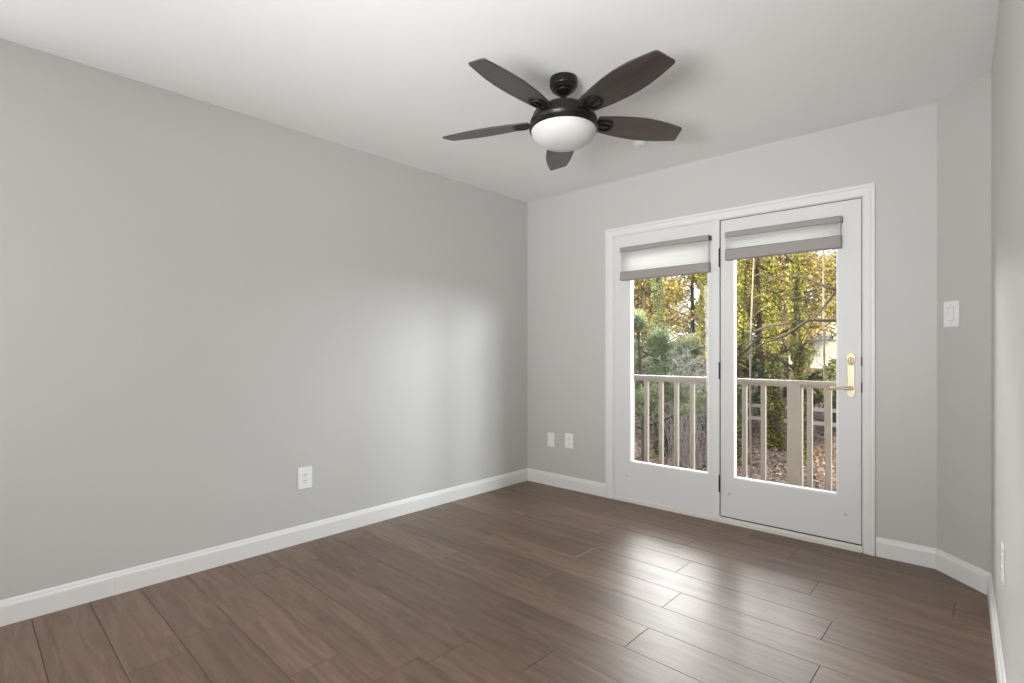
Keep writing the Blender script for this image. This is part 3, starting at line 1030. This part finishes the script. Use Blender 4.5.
# bare twiggy shrub
def twig_shrub(x, y, h, n, label, seed):
    rnd = random.Random(seed)
    r = thing('bare_shrub', label, 'shrub', (x, y, gz(x, y)))
    bm = B()
    for k in range(n):
        a = rnd.uniform(0, 2 * math.pi)
        s = rnd.uniform(0.15, 1.0)
        L = h * rnd.uniform(0.5, 1.05)
        c = Vector((rnd.uniform(-0.5, 0.5), rnd.uniform(-0.5, 0.5), -0.1))
        e = Vector((math.cos(a) * s * h * 0.42, math.sin(a) * s * h * 0.42, L))
        m = (e + c) * 0.5 + Vector((rnd.uniform(-.25, .25), rnd.uniform(-.25, .25), L * 0.12))
        tube(bm, [c, m, e], [0.010, 0.008, 0.004], 4, False)
        for _ in range(9):
            p = m.lerp(e, rnd.random())
            q = p + Vector((rnd.uniform(-.6, .6), rnd.uniform(-.6, .6), rnd.uniform(-.35, .5)))
            tube(bm, [p, (p + q) / 2 + Vector((0, 0, .06)), q], [0.006, 0.005, 0.003], 3, False)
    put('twigs', bm, M_TWIG, r)
twig_shrub(vx(687, 12.6), 12.6, 4.3, 64, 'pale grey leafless shrub of tangled twigs in the fixed panel view', 31)

# bare tree whose dark limbs reach across the top of the door glass
bt = thing('bare_tree', 'bare tree with dark crooked limbs reaching across the door glass', 'tree', (vx(868, 9.0), 9.0, gz(0, 9)))
bm = B()
zb = -gz(0, 9)
tube(bm, [(0, 0, -0.2), (0.05, 0, 2.0), (-0.05, 0, 4.2), (0.1, 0.1, 7.5)], [0.16, 0.14, 0.12, 0.06], 10)
def limb(pts, r):
    tube(bm, [(x, y, z + zb) for x, y, z in pts], [r * (1 - 0.8 * i / (len(pts) - 1)) for i in range(len(pts))], 6)
limb([(0.0, 0, 1.9), (-0.35, 0.1, 2.35), (-0.75, 0.2, 2.45), (-1.15, 0.2, 2.7), (-1.6, 0.1, 2.78), (-2.1, 0.2, 2.6)], 0.05)
limb([(0.0, 0, 1.2), (-0.6, 0.2, 1.75), (-1.1, 0.2, 1.78), (-1.55, 0.1, 1.45), (-2.0, 0.2, 1.30), (-2.5, 0.1, 0.95)], 0.045)
limb([(-0.55, 0.15, 2.4), (-0.75, 0.1, 2.1), (-1.0, 0.1, 1.75), (-1.3, 0.2, 1.2)], 0.028)
limb([(-0.9, 0.2, 2.5), (-1.2, 0.3, 2.3), (-1.6, 0.3, 2.25)], 0.02)
limb([(0.02, 0, 3.0), (-0.6, 0.1, 3.4), (-1.3, 0.2, 3.3)], 0.05)
put('trunk', bm, M_BARK, bt, smooth=True)
# slim pale trunks
for u, y, lab in ((752, 12.5, 'slim pale bare trunk between two ivy covered trunks'), (823, 12.5, 'slim pale bare trunk in front of the white house')):
    r = thing('slim_tree', lab, 'tree', (vx(u, y), y, gz(vx(u, y), y)))
    bm = B()
    branchy(bm, (0, 0, 0), 8.0, 0.022, 8, (0.15, 0), 0.14, rnd=random.Random(int(u)), levels=1)
    put('trunk', bm, M_BARK_L, r, smooth=True)

# low weathered fence in the yard
fx, fy = vx(770, 18.5), 18.5
fe = thing('garden_fence', 'low pale wooden fence between the shrubs and leaf covered slope', 'fence', (fx, fy, gz(fx, fy)))
for x in (-1.6, -0.2, 1.2, 2.6):
    put('post', box(B(), x - 0.06, x + 0.06, -0.06, 0.06, -0.3, 1.05), M_FENCE, fe)
for z in (0.35, 0.85):
    put('fence_rail', box(B(), -1.7, 2.7, -0.03, 0.03, z, z + 0.13), M_FENCE, fe)

# white house beyond the trees with a picket railing on its porch
hx, hy = vx(827, 40.0), 40.0
hz = gz(hx, hy)
ho = thing('white_house', 'white house with a picket porch railing beyond the woods', 'house', (hx, hy, hz))
put('wall', box(B(), -2.2, 6.0, 0, 6, -1.0, 6.2), M_HOUSE, ho)
put('roof', prism(B(), [(-2.6, -0.4, 6.2), (-2.6, 3.0, 8.4), (-2.6, 6.4, 6.2)], (9.0, 0, 0)), M_HROOF, ho)
for x in (-1.2, 0.8, 2.8):
    w_ = put('window', box(B(), x - 0.5, x + 0.5, -0.06, 0.02, 3.4, 4.9), M_HOUSE, ho)
    put('pane', box(B(), x - 0.42, x + 0.42, -0.07, -0.05, 3.48, 4.82), M_PANE_D, w_)
bm = B()
box(bm, -2.4, 6.0, -1.45, -1.35, 1.95, 2.05)
box(bm, -2.4, 6.0, -1.45, -1.35, 0.75, 0.85)
for k in range(42):
    box(bm, -2.4 + 0.2 * k, -2.33 + 0.2 * k, -1.43, -1.37, 0.8, 2.0)
put('porch_railing', bm, M_HOUSE, ho)
put('porch', box(B(), -2.5, 6.0, -1.6, 0.0, -1.0, 0.7), M_HOUSE, ho)
